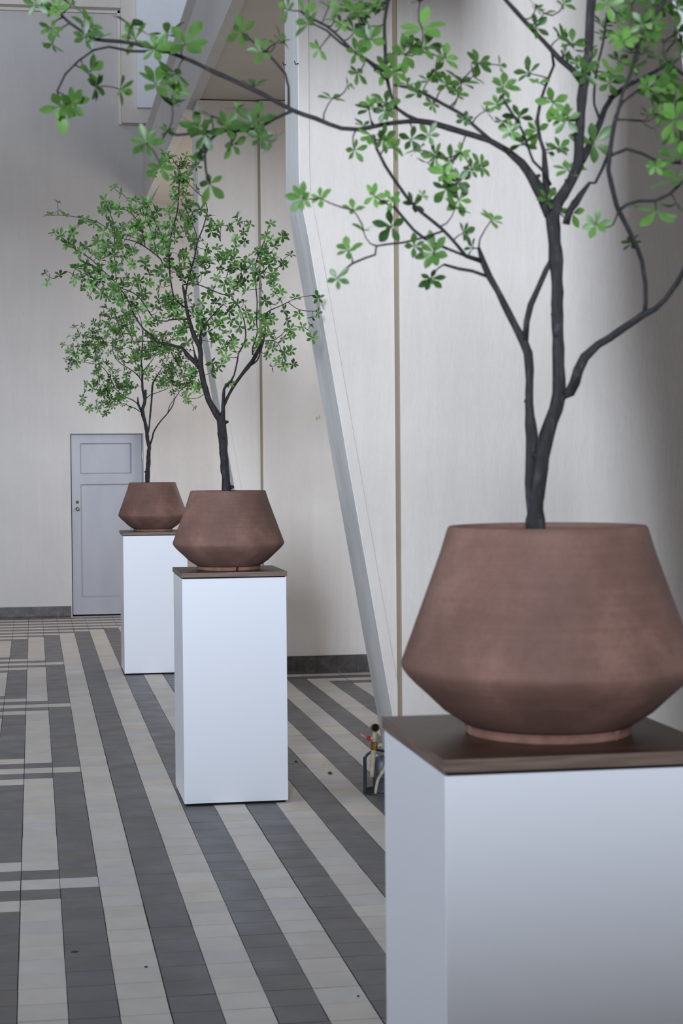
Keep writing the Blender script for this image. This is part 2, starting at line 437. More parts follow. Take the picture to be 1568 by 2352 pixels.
door = struct('door_1', bm, M['door'])
bm = bmesh.new()
box(bm, DX0, DX0+.006, yd-.01, yd+.06, 0, DZ); box(bm, DX1-.01, DX1, yd-.03, yd+.06, 0, DZ); box(bm, DX0, DX1, yd-.02, yd+.06, DZ-.008, DZ)
obj('door_frame', bm, M['door'], door)
bm = bmesh.new(); box(bm, DX0, DX1, yd+.045, YB+.3, 0, DZ); obj('dark_gap', bm, M['dark'], door)
bm = bmesh.new(); KX, KZ = at(178.2, 1153.7, YB).x, at(178.2, 1153.7, YB).z
def disc_y(bm, x, y, z, prof, n=24):
    rings = [[bm.verts.new((x+r*math.cos(2*PI*i/n), y-d, z+r*math.sin(2*PI*i/n))) for i in range(n)] for r, d in prof]
    for A, B in zip(rings, rings[1:]):
        for i in range(n): bm.faces.new((A[i], A[(i+1) % n], B[(i+1) % n], B[i]))
    bm.faces.new(rings[-1])
disc_y(bm, KX, yd, KZ, [(.017, 0), (.017, .006), (.012, .012), (.004, .013)]); o = obj('lock_cylinder', bm, M['brass'], door, True); o['label'] = 'small brass lock'
bm = bmesh.new(); disc_y(bm, KX, yd, KZ-.075, [(.022, 0), (.022, .004), (.010, .006), (.010, .028), (.019, .034), (.021, .046), (.014, .054), (.003, .056)])
o = obj('door_knob', bm, M['steel'], door, True); o['label'] = 'round steel knob'
bm = bmesh.new(); tube(bm, [(Vector((DX1-.012, yd-.012, 1.70)), .008), (Vector((DX1-.012, yd-.012, 1.80)), .008)], 10); obj('hinge', bm, M['steel'], door)
bm = bmesh.new(); tube(bm, [(Vector((DX1-.012, yd-.012, .25)), .008), (Vector((DX1-.012, yd-.012, .35)), .008)], 10); obj('hinge', bm, M['steel'], door)

TREES = {
 'near': dict(limbs=[
  ('trunk', '1230 1215 20;1231.5 1195 22;1230.5 1170 17;1232.5 1140 17;1241.5 1075 18;1256.5 1000 17;1276.5 940 16;1285.5 905 15;1284 870 14.5;1281.5 800 13;1279 725 13.5;1279 650 15;1276.5 600 16;1273 550 15;1269 500 16;1276.5 470 14;1294 445 13;1309 420 12;1326.5 380 12;1329 320 12;1334 260 11;1338 200 11;1343 170 12;1351.5 120 10;1354 60 10;1358 0 11;1364 -45 10'),
  ('branch', '1228 1200 12;1216.5 1140 11;1217 1075 12;1221 1005 14;1216.5 950 11;1214.5 900 10;1216 850 10;1212 810 11;1203 785 10;1184 750 7;1159 700 7.5;1144 670 7;1124 635 7.5;1109 600 7;1099 569 4'),
  ('branch', '1205 787.5 9;1209 740 8;1219 700 8;1234 665 7;1254 620 6.5;1268 592.5 6'),
  ('branch', '1291.5 905 14;1309 900 13;1329 850 12;1344 819 12;1374 792.5 9;1424 760 8.5;1456.5 737.5 8.5;1476.5 722.5 9;1504 710 6.5;1529 685 6;1554 650 6;1579 605 6;1609 550 5'),
  ('branch', '1479 725 6;1482.5 695 5.5;1481.5 650 5.5;1474 600 5.5;1454 550 5.5;1429 500 6;1416.5 475 6;1404 425 6;1396.5 390 5.5;1401.5 340 5.5;1411.5 280 5.5;1418 260 4.5;1429 215 4;1449 165 4;1469 90 6;1484 50 6;1509 25 6;1529 -5 5'),
  ('branch', '1261.5 495 14;1254 465 16;1241.5 440 15;1224 410 12;1199 375 10;1164 345 7.5;1124 322.5 7;1084 310 7;1034 295 7;994 282.5 7;959 277.5 6;884 285 5;824 297.5 5;784 295 5;725 272.5 5;670 252.5 5;600 215 5;525 180 5;480 160 4.5;440 140 4.5;380 117.5 4;320 102.5 4;275 95 4;215 90 4;185 70 3;160 52.5 3;135 30 3'),
  ('branch', '350 117.5 3.5;300 117.5 3;250 107.5 3;215 115 2.5;180 140 2.5;150 170 2.5;131 210 2'),
  ('branch', '662.5 250 3.5;662.5 200 3;655 170 3;630 140 3;610 120 3;580 95 2.5;560 77.5 2'),
  ('branch', '672.5 254 4;635 270 3.5;600 290 3.5;565 300 3.5;510 300 3.5;450 305 3;405 310 3;385 300 2.5'),
  ('branch', '505 301 3;480 325 2.5;470 350 2.5;472.5 390 2.5;477.5 412.5 2.5'),
  ('branch', '1129 324 4.5;1084 285 4;1064 265 4;1019 240 4;984 220 4;954 205 3.5;904 195 3'),
  ('branch', '964 278.5 5;934 265 4.5;909 247.5 4;896.5 215 4;886.5 165 4;884 100 4;882.5 50 4;891.5 0 4;896.5 -30 3'),
  ('branch', '889 185 3;844 140 3;814 120 3;784 90 3;750 60 3;710 40 3;690 25 2.5'),
  ('branch', '891.5 170 3;844 137.5 3;784 100 3;750 70 2.5;720 55 2'),
  ('branch', '1334 185 8;1314 160 7;1284 135 6.5;1264 112.5 5.5;1224 70 5;1184 25 5;1161.5 0 5;1134 -35 4'),
  ('branch', '1259 450 10;1254 430 9;1251.5 390 8;1249 345 5;1240 320 4;1234 270 4;1241.5 230 4;1259 180 3.5;1271.5 150 3.5;1266.5 115 3'),
  ('branch', '1336.5 370 9;1359 320 8;1376.5 285 7;1389 250 6.5;1404 225 6.5;1429 205 6;1454 190 5;1504 165 5;1534 145 4;1574 175 4'),
  ('branch', '1299 515 9;1306.5 485 9;1321.5 465 9;1334 447.5 8;1354 420 4;1366.5 420 4;1384 385 4;1398 350 4'),
  ('branch', '1116.5 634 4;1084 622.5 4;1054 617.5 4;1019 607.5 3'),
  ('branch', '1104 599 6;1069 587.5 5;1049 562.5 4;1014 525 4;964 485 4;939 460 4;914 425 4;884 380 4;864 340 3.5;859 310 3'),
  ('branch', '1071.5 589 3;974 547.5 3.5;934 510 3.5;906.5 477.5 3.5'),
  ('branch', '1016.5 531 2.5;974 545 2.5;924 557.5 2.5;864 565 2.5;861.5 585 2.5;839 592.5 2.5;809 605 2.5;784 625 2;776.5 637.5 2'),
  ('branch', '1419 485 4;1439 470 4;1469 461.5 4;1504 461.5 4;1539 445 4;1574 410 3'),
  ('branch', '1401.5 357.5 4;1439 342.5 4;1474 352.5 3.5;1509 370 3.5;1564 375 3'),
  ('branch', '1415 275 3;1434 275 2.5;1474 277.5 2.5'),
  ('branch', '1411.5 270 3.5;1429 235 3;1484 195 3;1514 175 3'),
  ('branch', '1264 425 4;1249 395 3.5;1224 370 3;1199 300 3;1159 235 3'),
  ('branch', '1379 280 4;1364 240 3;1369 165 3;1384 100 3;1394 30 3'),
  ],
  whorls='82.5 10 30;130 20 30;165 10 30;117.5 65 27;120 100 26;200 60 36;195 85 30;300 60 42;310 90 35;355 110 33;385 80 42;425 100 52;207.5 165 38;137.5 245 50;275 205 38;357.5 192.5 46;405 170 45;400 210 38;555 75 34;600 120 30;632.5 100 36;660 22.5 33;697.5 30 33;732.5 112.5 28;382.5 300 20;455 295 35;485 270 45;520 290 33;545 250 28;580 280 50;462.5 367.5 42;440 285 27;814 25 48;849 90 38;814 70 40;964 5 26;969 65 55;974 110 40;1019 132.5 42;929 125 44;904 165 40;999 165 30;1099 145 35;1146.5 150 25;1059 190 40;934 195 27;984 185 30;1154 200 38;1214 167.5 33;1236.5 190 25;1141.5 240 30;1114 255 25;994 240 22;846.5 250 35;884 255 25;799 195 17;1269 235 38;1301.5 275 35;1234 300 35;1199 330 38;1066.5 275 22;1154 280 25;834 290 25;879 320 35;904 340 35;944 320 35;984 310 28;959 345 35;999 360 35;1034 370 38;1019 400 35;1104 380 34;1056.5 350 25;1049 420 35;814 345 28;1024 435 40;1054 460 35;1044 480 38;811.5 482.5 30;859 450 32;899 460 30;949 470 30;969 450 20;899 520 42;834 530 32;799 575 32;996.5 580 44;989 640 30;1064 535 30;1084 570 25;735 455 26;775 640 30;1404 170 36;1349 120 30;1314 100 35;1289 85 37;1324 145 25;1229 20 30;1249 30 30;1294 10 30;1394 10 40;1394 85 38;1429 55 35;1439 85 38;1449 120 35;1504 50 35;1484 90 35;1454 155 35;1514 135 40;1554 75 45;1499 210 50;1399 190 35;1364 330 55;1304 390 42;1284 340 30;1259 350 28;1279 480 28;1314 490 35;1369 515 33;1506.5 485 56;1551.5 470 45;1504 295 35;1489 265 32;1549 275 60;1554 360 48;1504 380 25;1554 415 55;1554 200 50;1524 20 40;1554 20 45;1564 130 45;1499 10 35;1449 10 30;1474 55 30;1524 95 42;1544 235 55;1564 320 50;780 10 35;820 30 30;755 15 25;864 15 30;829 5 30;784 55 25;1419 30 30;1459 45 30;1534 170 40;1479 120 30;884 320 25'),
 'middle': dict(limbs=[
  ('trunk', '521 1131 11.34;519 1105 10.26;516 1070 9.504;512 1020 9.72;510 985 10.26;507 962 10.26;498.8 953.2 8.3808;490.3 938.7 7.0632;479.4 919.3 6.5448;469.7 887.8 6.2856;462.9 856.3 6.2856;460 834.5 6.0156;461.7 812.7 5.4972;458.8 798.1 5.7564;449.1 778.7 5.238;438.2 749.7 4.4496;429.7 715.7 3.6612;426 693.9 3.1428;422.4 669.7 3.1428;418.8 654.6 1.836'),
  ('branch', '509 975 8.64;512.1 943.5 4.968;512.8 919.3 3.6612;514.5 895.1 2.8836;519.4 885.4 3.1428;530.3 875.7 2.8836;537.5 861.1 1.836;544.8 829.6 1.836;547.2 812.7 1.566;559.4 790.9 1.836;564.2 771.5 1.566;560.6 737.5 1.3068;549.7 708.5 1.0476'),
  ('branch', '514 931.4 3.6612;530.3 897.5 3.6612;554.5 861.1 3.9312;573.9 836.9 4.968;586 817.5 4.968;598.1 793.3 4.4496;605.4 778.7 2.6136;609 759.4 1.836;607.8 735.1 1.566;612.7 718.1 1.3068;624.8 710.9 1.3068;641.8 703.6 1.0476;661.1 693.9 1.0476;683 684.2 0.7884;719.3 678.2 0.7884'),
  ('branch', '458 843 6.2856;445.4 829.6 5.238;428.5 812.7 4.7088;416.4 798.1 3.6612;399.4 794.5 2.8836;380 789.6 2.6136;359.6 785.6 2.6892;346.2 768.4 2.268;330.9 756.9 1.8576;319.4 741.6 1.8576;307.9 722.4 1.6524;298.4 699.5 1.6524;290.7 684.2 1.4472;267.7 651.7 1.242;248.6 632.5 1.242;233.3 619.1 1.0368;214.2 600 1.0368;207.1 594 1.0368;189.9 582.5 1.0368;172.7 573 1.0368;157.4 557.7 0.8316;144 546.2 0.6156'),
  ('branch', '426 676.9 2.0952;428.5 660 1.836;434.5 633.3 1.566;441.8 606.7 1.566;449.1 580 1.3068;436.1 628.5 1.6524;445.7 594 1.6524;454.3 553.8 1.4472;464.8 527.1 1.4472;472.4 502.2 1.242;476.3 481.1 1.0368;472.4 463.9 1.0368;462.9 450.5 1.0368;449.5 439 0.8316;432.3 421.8 0.8316'),
  ('branch', '429.2 706 2.6136;422.4 704.8 2.3544;411.5 696.3 2.0952;400.6 686.6 1.836;394.5 660 1.566;389.7 628.5 1.566;388.5 599.4 1.566;387.3 580 1.566;390.2 628.5 1.6524;388.3 588.3 1.6524;390.2 555.8 1.4472;395.9 527.1 1.4472;405.5 492.6 1.4472;409.3 463.9 1.4472;411.2 425.7 1.242;412.2 387.4 1.0368'),
  ('branch', '458.8 795.7 4.4496;460 781.2 4.1904;461.2 764.2 2.3544;476.9 737.5 1.566;496.3 715.7 1.566;513.3 698.8 1.3068'),
  ('branch', '432.1 732.7 2.6136;426 732.7 2.3544;409.1 732.7 2.0952;387.3 735.1 1.566;384.4 737.7 1.4472;359.6 735.8 1.4472;350 728.2 1.4472;336.6 707.1 1.4472;323.2 688 1.242;306 672.7 1.242;281.1 663.1 1.0368'),
  ('branch', '452.7 836.9 4.1904;449.1 822.4 3.6612;446.7 812.7 2.0952;443 793.3 1.0476'),
  ('branch', '350 784.6 1.4472;340.4 783.7 1.0368;294.5 785.6 0.8316'),
  ('branch', '421.2 653.9 1.566;435.7 651.5 1.3068;452.7 652.7 1.3068;476.9 662.4 1.3068;506 674.5 1.3068;535.1 681.8 1.3068'),
  ('branch', '580 815.1 2.0952;580 798.1 1.836;586 781.2 1.566;590.9 764.2 1.3068;588.9 735.1 1.3068;590.4 693.9 1.3068;587.9 664.8 1.3068;586 628.5 1.3068;589.1 597.8 1.242;602.5 563.4 1.0368;612.1 536.6 0.8316;617.8 515.6 0.6156'),
  ('branch', '578.7 837.4 1.836;590.9 827.2 1.836;598.1 807.8 1.566;605.4 786 1.3068'),
  ('branch', '605.4 783.6 1.3068;627.2 782.4 1.0476;641.8 793.3 0.7884;646.6 807.8 0.7884;649 836.9 0.7884'),
  ('branch', '627.2 782.4 1.0476;646.6 769 0.7884;663.6 749.7 0.7884;678.1 748.9 0.7884;695.1 752.1 0.7884;712 761.8 0.7884;713.3 773.9 0.7884'),
  ('branch', '661.1 693.9 1.0476;680.5 708.5 0.7884;697.5 713.8 0.7884;724.2 714.5 0.7884'),
  ('branch', '663.6 747.2 0.7884;658.7 727.8 0.7884;649 713.3 0.7884'),
  ('branch', '388.3 617 1.4472;374.9 607.4 1.4472;367.8 594 1.4472;333.4 567.2 1.4472;306.6 553.8 1.242;287.5 550 1.0368'),
  ('branch', '333.4 567.2 1.242;327.7 540.4 1.242;318.1 511.7 1.0368;304.7 494.5 1.0368;291.3 483.1 1.0368;272.2 477.3 0.8316;253.1 472.5 0.8316'),
  ('branch', '267.7 651.7 1.0368;262.6 578.7 1.0368;262.6 521.3 1.0368;253.1 492.6 0.8316;243.5 463.9 0.8316'),
  ('branch', '262.6 530.9 0.8316;241.6 521.3 0.8316;222.4 509.8 0.8316;195.7 502.2 0.8316;147.8 494.5 0.6156;119.1 494.5 0.6156'),
  ('branch', '207.1 504.1 0.8316;180.4 515.6 0.8316;161.2 525.1 0.6156;138.3 542.4 0.6156'),
  ('branch', '388.3 576.8 1.242;377.4 553.8 1.0368;367.8 532.8 1.0368;354.4 506 1.0368;348.7 488.8 0.8316;339.1 467.7 0.6156'),
  ('branch', '364 592.1 1.0368;356.4 565.3 1.0368;346.8 530.9 0.8316;339.1 511.7 0.8316'),
  ('branch', '454.3 553.8 1.0368;445.7 523.2 1.0368;430.4 488.8 1.0368;415 458.2 0.8316'),
  ('branch', '468.6 521.3 0.8316;480.1 516.5 0.8316;522.2 517.5 0.6156;541.3 507.9 0.6156;573.8 509.8 0.6156'),
  ('branch', '237.1 670.8 1.0368;200.8 643 0.8316;175.9 632.5 0.6156;149.1 623 0.6156;139.6 630.6 0.6156'),
  ],
  whorls='510.9 592.1;531.5 616.4;558.1 616.4;578.7 604.2;598.1 592.1;629.6 590.9;651.4 609.1;617.5 606.7;605.4 623.6;583.6 647.9;598.1 662.4;566.6 643;549.7 647.9;523 640.6;496.3 638.2;462.4 630.9;476.9 674.5;632.1 674.5;643 691.5;607.8 691.5;619.9 698.8;564.2 667.3;540 664.8;525.4 676.9;515.7 652.7;590.9 725.4;537.5 693.9;559.4 693.9;525.4 715.7;549.7 723;530.3 735.1;569 730.3;605.4 730.3;612.7 744.8;549.7 749.7;578.7 754.5;627.2 735.1;617.5 769;600.6 759.4;605.4 773.9;678.1 684.2;730.2 684.2;729 718.1;686.6 720.6;651.4 713.3;667.2 756.9;649 778.7;716.9 776.3;653.9 810.2;649 841.8;445.4 710.9;489.1 713.3;503.6 735.1;498.8 723;464.8 725.4;462.4 740;476.9 761.8;484.2 786;501.2 778.7;515.7 790.9;537.5 793.3;542.4 810.2;535.1 781.2;564.2 788.4;590.9 798.1;586 786;486.6 834.5;508.5 836.9;498.8 844.2;484.2 856.3;526.6 880.5;519.4 819.9;423.6 754.5;409.1 771.5;428.5 786;394.5 706;387.3 676.9;384.8 693.9;394.5 686.6;435.7 676.9;406.7 623.6;413.9 630.9;423.6 587.3;452.7 594.5;464.8 604.2;472.1 594.5;452.7 640.6;440.6 640.6;428.5 914.5;452.7 892.7;438.2 858.7;409.1 584.8;622.4 640.6;629.6 640.6;595.7 630.9;626 628.5;378.7 351;378.7 370.2;385.4 364.4;395 360.6;397.8 387.4;411.2 385.5;422.7 377.8;432.3 406.5;401.7 406.5;417 402.7;418.9 412.3;403.6 418;418.9 425.7;451.4 435.2;397.8 441;411.2 437.1;426.5 448.6;417 448.6;430.4 463.9;403.6 458.2;428.4 471.6;395.9 479.2;461 481.1;480.1 496.4;420.8 490.7;413.1 494.5;441.8 498.4;432.3 507.9;439.9 511.7;390.2 523.2;501.1 519.4;484.9 530.9;526 523.2;545.1 500.3;573.8 515.6;621.7 513.7;610.2 542.4;648.5 544.3;631.2 565.3;593 576.8;627.4 592.1;602.5 578.7;577.7 607.4;539.4 567.2;508.8 592.1;474.4 573;529.8 584.4;464.8 594;422.7 529;426.5 542.4;411.2 544.3;380.6 546.2;445.7 555.8;445.7 569.1;371 573;420.8 580.6;420.8 597.8;453.3 590.2;476.3 603.6;556.6 618.9;527.9 613.1;617.8 605.5;600.6 603.6;355.7 483.1;357.7 532.8;462.9 553.8;461 607.4;472.4 620.8;384.4 605.5;411.2 617;522.2 620.8;547.1 615.1;648.5 605.5;117.2 494.5;145.9 494.5;182.3 500.3;189.9 509.8;214.8 513.7;124.9 534.7;138.3 540.4;163.1 529;165 561.5;157.4 557.7;199.5 567.2;186.1 578.7;214.8 584.4;195.7 605.5;172.7 617;241.6 462;249.2 475.4;245.4 486.9;272.2 483.1;312.4 460.1;302.8 481.1;337.2 463.9;251.1 509.8;293.2 515.6;237.7 530.9;224.4 544.3;224.4 557.7;245.4 567.2;256.9 538.5;268.4 540.4;277.9 546.2;266.4 565.3;283.7 563.4;258.8 584.4;270.3 586.4;241.6 580.6;230.1 597.8;256.9 611.2;266.4 613.1;291.3 542.4;297.1 578.7;306.6 576.8;302.8 607.4;331.5 597.8;310.4 521.3;316.2 511.7;325.8 517.5;339.1 544.3;325.8 550;358.3 532.8;346.8 500.3;352.5 506;333.4 496.4;323.8 488.8;375.5 550;364 574.9;383.1 519.4;383.1 573;222.4 617;364 620.8;383.1 607.4;174 617.2;195 605.7;138.6 632.5;171.1 645.9;216.1 647.8;212.3 653.6;205.6 680.4;231.4 644;239 636.3;254.4 613.4;229.5 615.3;258.2 611.5;302.2 607.7;332.8 607.7;237.1 676.5;233.3 674.6;258.2 665;263.9 672.7;283.1 647.8;311.7 638.3;306 653.6;269.7 691.8;275.4 695.7;252.4 686.1;292.6 672.7;307.9 691.8;325.1 667;332.8 672.7;367.2 659.3;350 624.9;342.4 628.7;380.6 642.1;363.4 688;384.4 680.4;395.9 691.8;386.4 709;355.8 707.1;338.5 737.7;340.4 649.7;409.3 624.9;399.8 726.3;388.3 722.4;348.1 764.5;302.2 764.5;298.4 766.4;418.9 755;374.9 768.4;311.7 707.1;294.5 714.8;346.2 741.6;369.1 624.9'),
 'far': dict(limbs=[
  ('trunk', '338.8 1108.2 4.752;338.4 1092.9 5.3676;340.3 1066.1 5.1624;341.7 1037.4 4.3416;342.6 1027.8 3.9204;338.8 1008.7 4.1364;336.9 989.6 4.5468;333.1 970.4 3.9204;328.3 951.3 4.1364;327.3 939.8 4.1364;331.1 928.4 3.7152;333.1 913.1 3.7152;334.2 894.9 2.8944'),
  ('branch', '326.4 945.6 2.8944;323.5 941.7 2.6892;317.7 928.4 2.484;316.2 912.1 1.0368'),
  ('branch', '316.8 928.4 1.242;304.4 918.8 1.242;287.1 911.1 1.0368;266.1 893.9 1.0368;256.5 874.8 1.0368;243.1 851.8 0.8316;227.8 838.4 0.8316;212.5 835.6 0.6156;180 829.8 0.6156;143.4 823.8 0.6156'),
  ('branch', '322.5 946.5 1.0368;310.1 937.9 1.0368;294.8 932.2 0.8316;283.3 926.4 0.6156;264.2 928.4 0.6156;237.4 922.6 0.6156'),
  ('branch', '332.1 918.8 2.484;328.3 897.7 2.484;326.4 874.8 2.484;326.9 851.8 2.268;324.4 832.7 1.8576;326.4 798.3 1.4472;328.3 760 1.242;327.1 762.6 1.0368;323.2 733.9 0.8316;313.7 714.8 0.6156'),
  ('branch', '325.8 876.7 1.242;315.8 861.4 1.242;298.6 848 1.0368;279.5 836.5 1.0368;266.1 823.1 0.8316;258.4 804 0.8316;258.4 779.1 0.6156'),
  ('branch', '327.3 853.7 1.242;338.8 840.4 1.0368;348.4 828.9 0.8316;356 817.4 0.6156'),
  ('branch', '323.5 809.7 1.0368;313.9 779.1 0.8316;308.2 760 0.8316;302.2 733.9 0.6156'),
  ('branch', '340.3 993.4 2.268;342.6 980 1.8576;343.2 968.5 1.8576;345.5 947.5 2.0628;348.4 913.1 2.0628;350.3 884.4 2.484;354.1 874.8 1.8576;361.7 861.4 1.0368;371.3 846.1 0.8316'),
  ('branch', '334 916.9 1.242;344.5 907.3 1.0368;356 903.5 0.8316;371.3 897.7 0.8316;386.6 892 0.6156'),
  ('branch', '343.2 1025.9 2.0628;349.3 1006.8 2.0628;354.1 989.6 1.6524;369.4 966.6 1.4472;384.7 949.4 1.242;396.2 932.2 1.242;401.9 915 1.0368;413.4 897.7 0.8316;426.8 886.3 0.6156'),
  ('branch', '384.7 949.4 1.0368;390.4 930.3 0.8316;400 913.1 0.6156;394.3 886.3 0.6156'),
  ],
  whorls='199.1 882.4;212.5 892;206.8 937.9;222.1 936;224 922.6;244.1 934.1;241.2 951.3;225.9 867.1;221.1 848;243.1 886.3;231.7 901.6;243.1 907.3;260.4 920.7;271.8 907.3;256.5 893.9;250.8 878.6;266.1 867.1;256.5 859.5;283.3 882.4;291 869;294.8 882.4;304.4 888.2;287.1 897.7;294.8 905.4;279.5 913.1;283.3 874.8;273.7 892;247 893.9;235.5 884.4;225.9 882.4;291 855.7;216.3 823.1;195.3 827;201 811.7;197.2 790.6;191.5 805.9;204.9 815.5;214.4 832.7;227.8 832.7;237.4 830.8;245 832.7;256.5 836.5;231.7 811.7;250.8 809.7;227.8 798.3;220.2 798.3;239.3 788.7;212.5 775.3;225.9 777.2;248.9 773.4;262.3 788.7;271.8 765.7;287.1 784.9;275.7 804;283.3 819.3;279.5 828.9;304.4 819.3;313.9 813.6;325.4 817.4;317.7 823.1;333.1 804;348.4 807.8;356 815.5;344.5 794.4;359.8 796.3;371.3 788.7;380.9 771.5;382.8 798.3;390.4 805.9;375.1 813.6;371.3 827;382.8 823.1;394.3 836.5;405.8 827;417.2 825;428.7 821.2;317.7 846.1;336.9 853.7;352.2 849.9;361.7 842.3;371.3 855.7;386.6 851.8;398.1 846.1;409.6 840.4;426.8 844.2;436.4 848;419.1 859.5;405.8 863.3;390.4 871;379 867.1;365.6 878.6;382.8 884.4;400 882.4;413.4 874.8;428.7 874.8;440.2 867.1;447.8 855.7;394.3 903.5;407.7 893.9;423 901.6;430.6 920.7;449.8 892;432.5 890.1;356 871;338.8 867.1;266.1 878.6;269.9 916.9;252.7 913.1;287.1 867.1;237.4 893.9;279.5 890.1;296.7 893.9;268 886.3;400 798.3;409.6 809.7;426.8 794.4;434.4 805.9;348.4 783;367.5 771.5;321.6 804;338.8 821.2;377.1 840.4;390.4 859.5;411.5 884.4;438.3 878.6;371.3 871;361.7 863.3;172.1 751.1;158.7 772.2;181.7 768.4;174 777.9;197 791.3;159.7 806.6;174 812.4;175.9 827.7;163.5 831.5;195 804.7;216.1 739.7;229.5 745.4;225.7 758.8;237.1 707.1;244.8 724.4;263.9 718.6;277.3 732;252.4 745.4;265.8 762.6;244.8 766.4;212.3 776;229.5 779.8;237.1 791.3;219.9 799;275.4 764.5;260.1 787.5;254.4 730.1;233.3 724.4;288.8 733.9;302.2 743.5;313.7 753.1;298.4 714.8;321.3 711;286.9 722.4;309.8 733.9;340.4 772.2;321.3 781.7;336.6 791.3;307.9 772.2;294.5 753.1;267.7 745.4;241 741.6;256.3 712.9;279.2 712.9;355.8 791.3;369.1 800.9;386.4 791.3'),
}

# ------------------------------------------------------------------ plinths, pots and trees
PLINTH_Y = {'near': -4.191, 'middle': .990, 'far': 6.160}
PX_L = {'near': .752, 'middle': .759, 'far': .753}
BOARD_TOP = 1.115
plabel = {'near': 'white square plinth with brown wooden top, nearest to the camera and cut by the frame',
          'middle': 'white square plinth with brown wooden top, middle one, left of the leaning rib',
          'far': 'white square plinth with brown wooden top, standing farthest back before the grey door'}
def make_plinth(name):
    x, y = PX_L[name], PLINTH_Y[name]
    t = empty('display_plinth', (x+.25, y+.25, 0))
    tag(t, plabel[name], 'plinth', 'white plinths with brown wooden tops')
    bm = bmesh.new(); box(bm, x, x+.5, y, y+.5, .012, 1.086, .0015); obj('cabinet_body', bm, M['plinth'], t)
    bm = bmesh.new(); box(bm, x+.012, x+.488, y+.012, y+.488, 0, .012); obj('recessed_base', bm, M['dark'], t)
    bm = bmesh.new(); box(bm, x+.006, x+.494, y+.006, y+.494, 1.086, 1.092); obj('shadow_gap', bm, M['dark'], t)
    bm = bmesh.new(); e = .004; box(bm, x-e, x+.5+e, y-e, y+.5+e, 1.092, BOARD_TOP, .001)
    bm.faces.ensure_lookup_table()
    for f in bm.faces: f.material_index = 0 if abs(f.normal.z) > .5 else 1
    o = obj('wooden_top', bm, [M['wood'], M['wood_edge']], t); o['label'] = 'brown stained wooden top board'
    return t
POT = [(.150, .0165), (.164, .024), (.196, .045), (.226, .074), (.248, .094), (.263, .110), (.2705, .120), (.2735, .127), (.2735, .133), (.270, .142),
       (.253, .188), (.226, .262), (.199, .337), (.1865, .378), (.184, .384), (.1815, .386), (.171, .386), (.168, .383), (.170, .376), (.183, .340), (.190, .320)]
def make_pot(parent, name, cx, cy, notch):
    z = BOARD_TOP
    bm = bmesh.new()
    R = lathe(bm, POT, (cx, cy, z), 128)
    cap(bm, R[0], True)
    pot = obj('terracotta_pot', bm, M['clay'], parent, True)
    bm = bmesh.new()                                  # foot ring, cut by three drainage notches
    gap = .045
    for k in range(3):
        a0 = notch+k*2*PI/3+gap; a1 = notch+(k+1)*2*PI/3-gap
        P = [(.128, .0), (.128, .0175), (.1565, .0175), (.154, .012), (.1535, .002), (.151, .0), (.128, .0)]
        R = lathe(bm, P, (cx, cy, z), 40, a0, a1, False)
        for idx in (0, -1): bm.faces.new([r[idx] for r in R[:-1]])
    bmesh.ops.recalc_face_normals(bm, faces=bm.faces[:])
    o = obj('foot_ring', bm, M['foot'], pot, True); o['label'] = 'paler clay foot ring with drainage notches'
    for p in o.data.polygons: p.use_smooth = False
    bm = bmesh.new()
    R = lathe(bm, [(.184, .322), (.17, .335), (.12, .342), (.06, .346), (.002, .350)], (cx, cy, z), 40)
    for r in R[1:]:
        for v in r: v.co.z += .006*noise.noise(v.co*40)
    obj('soil', bm, M['soil'], parent, True)

def parse(s): return [tuple(float(v) for v in p.split(' ')) for p in s.split(';')]
def leaf(bm, lay, base, d, n, L, tint, rr):
    """one obovate leaf: d its direction, n its upper side"""
    s = d.cross(n); s.normalize()
    prof = [(0, .018), (.12, .032), (.30, .11), (.48, .19), (.63, .218), (.79, .18), (.92, .09), (1.0, .0)]
    wd = rr.uniform(.88, 1.12); curl = rr.uniform(.02, .22); fold = rr.uniform(.10, .30)
    rows = []
    for t, w in prof:
        w *= L*wd
        mid = base + d*(L*t) - n*(curl*L*t*t)
        if w < 1e-6: rows.append([bm.verts.new(mid)]); continue
        rows.append([bm.verts.new(mid - s*w + n*(w*fold)), bm.verts.new(mid), bm.verts.new(mid + s*w + n*(w*fold))])
    for A, B in zip(rows, rows[1:]):
        fs = []
        if len(B) == 3: fs = [(A[0], A[1], B[1], B[0]), (A[1], A[2], B[2], B[1])]
        else: fs = [(A[0], A[1], B[0]), (A[1], A[2], B[0])]
        for q in fs:
            f = bm.faces.new(q); f.smooth = True
            for lp in f.loops: lp[lay] = (tint, tint, tint, 1)
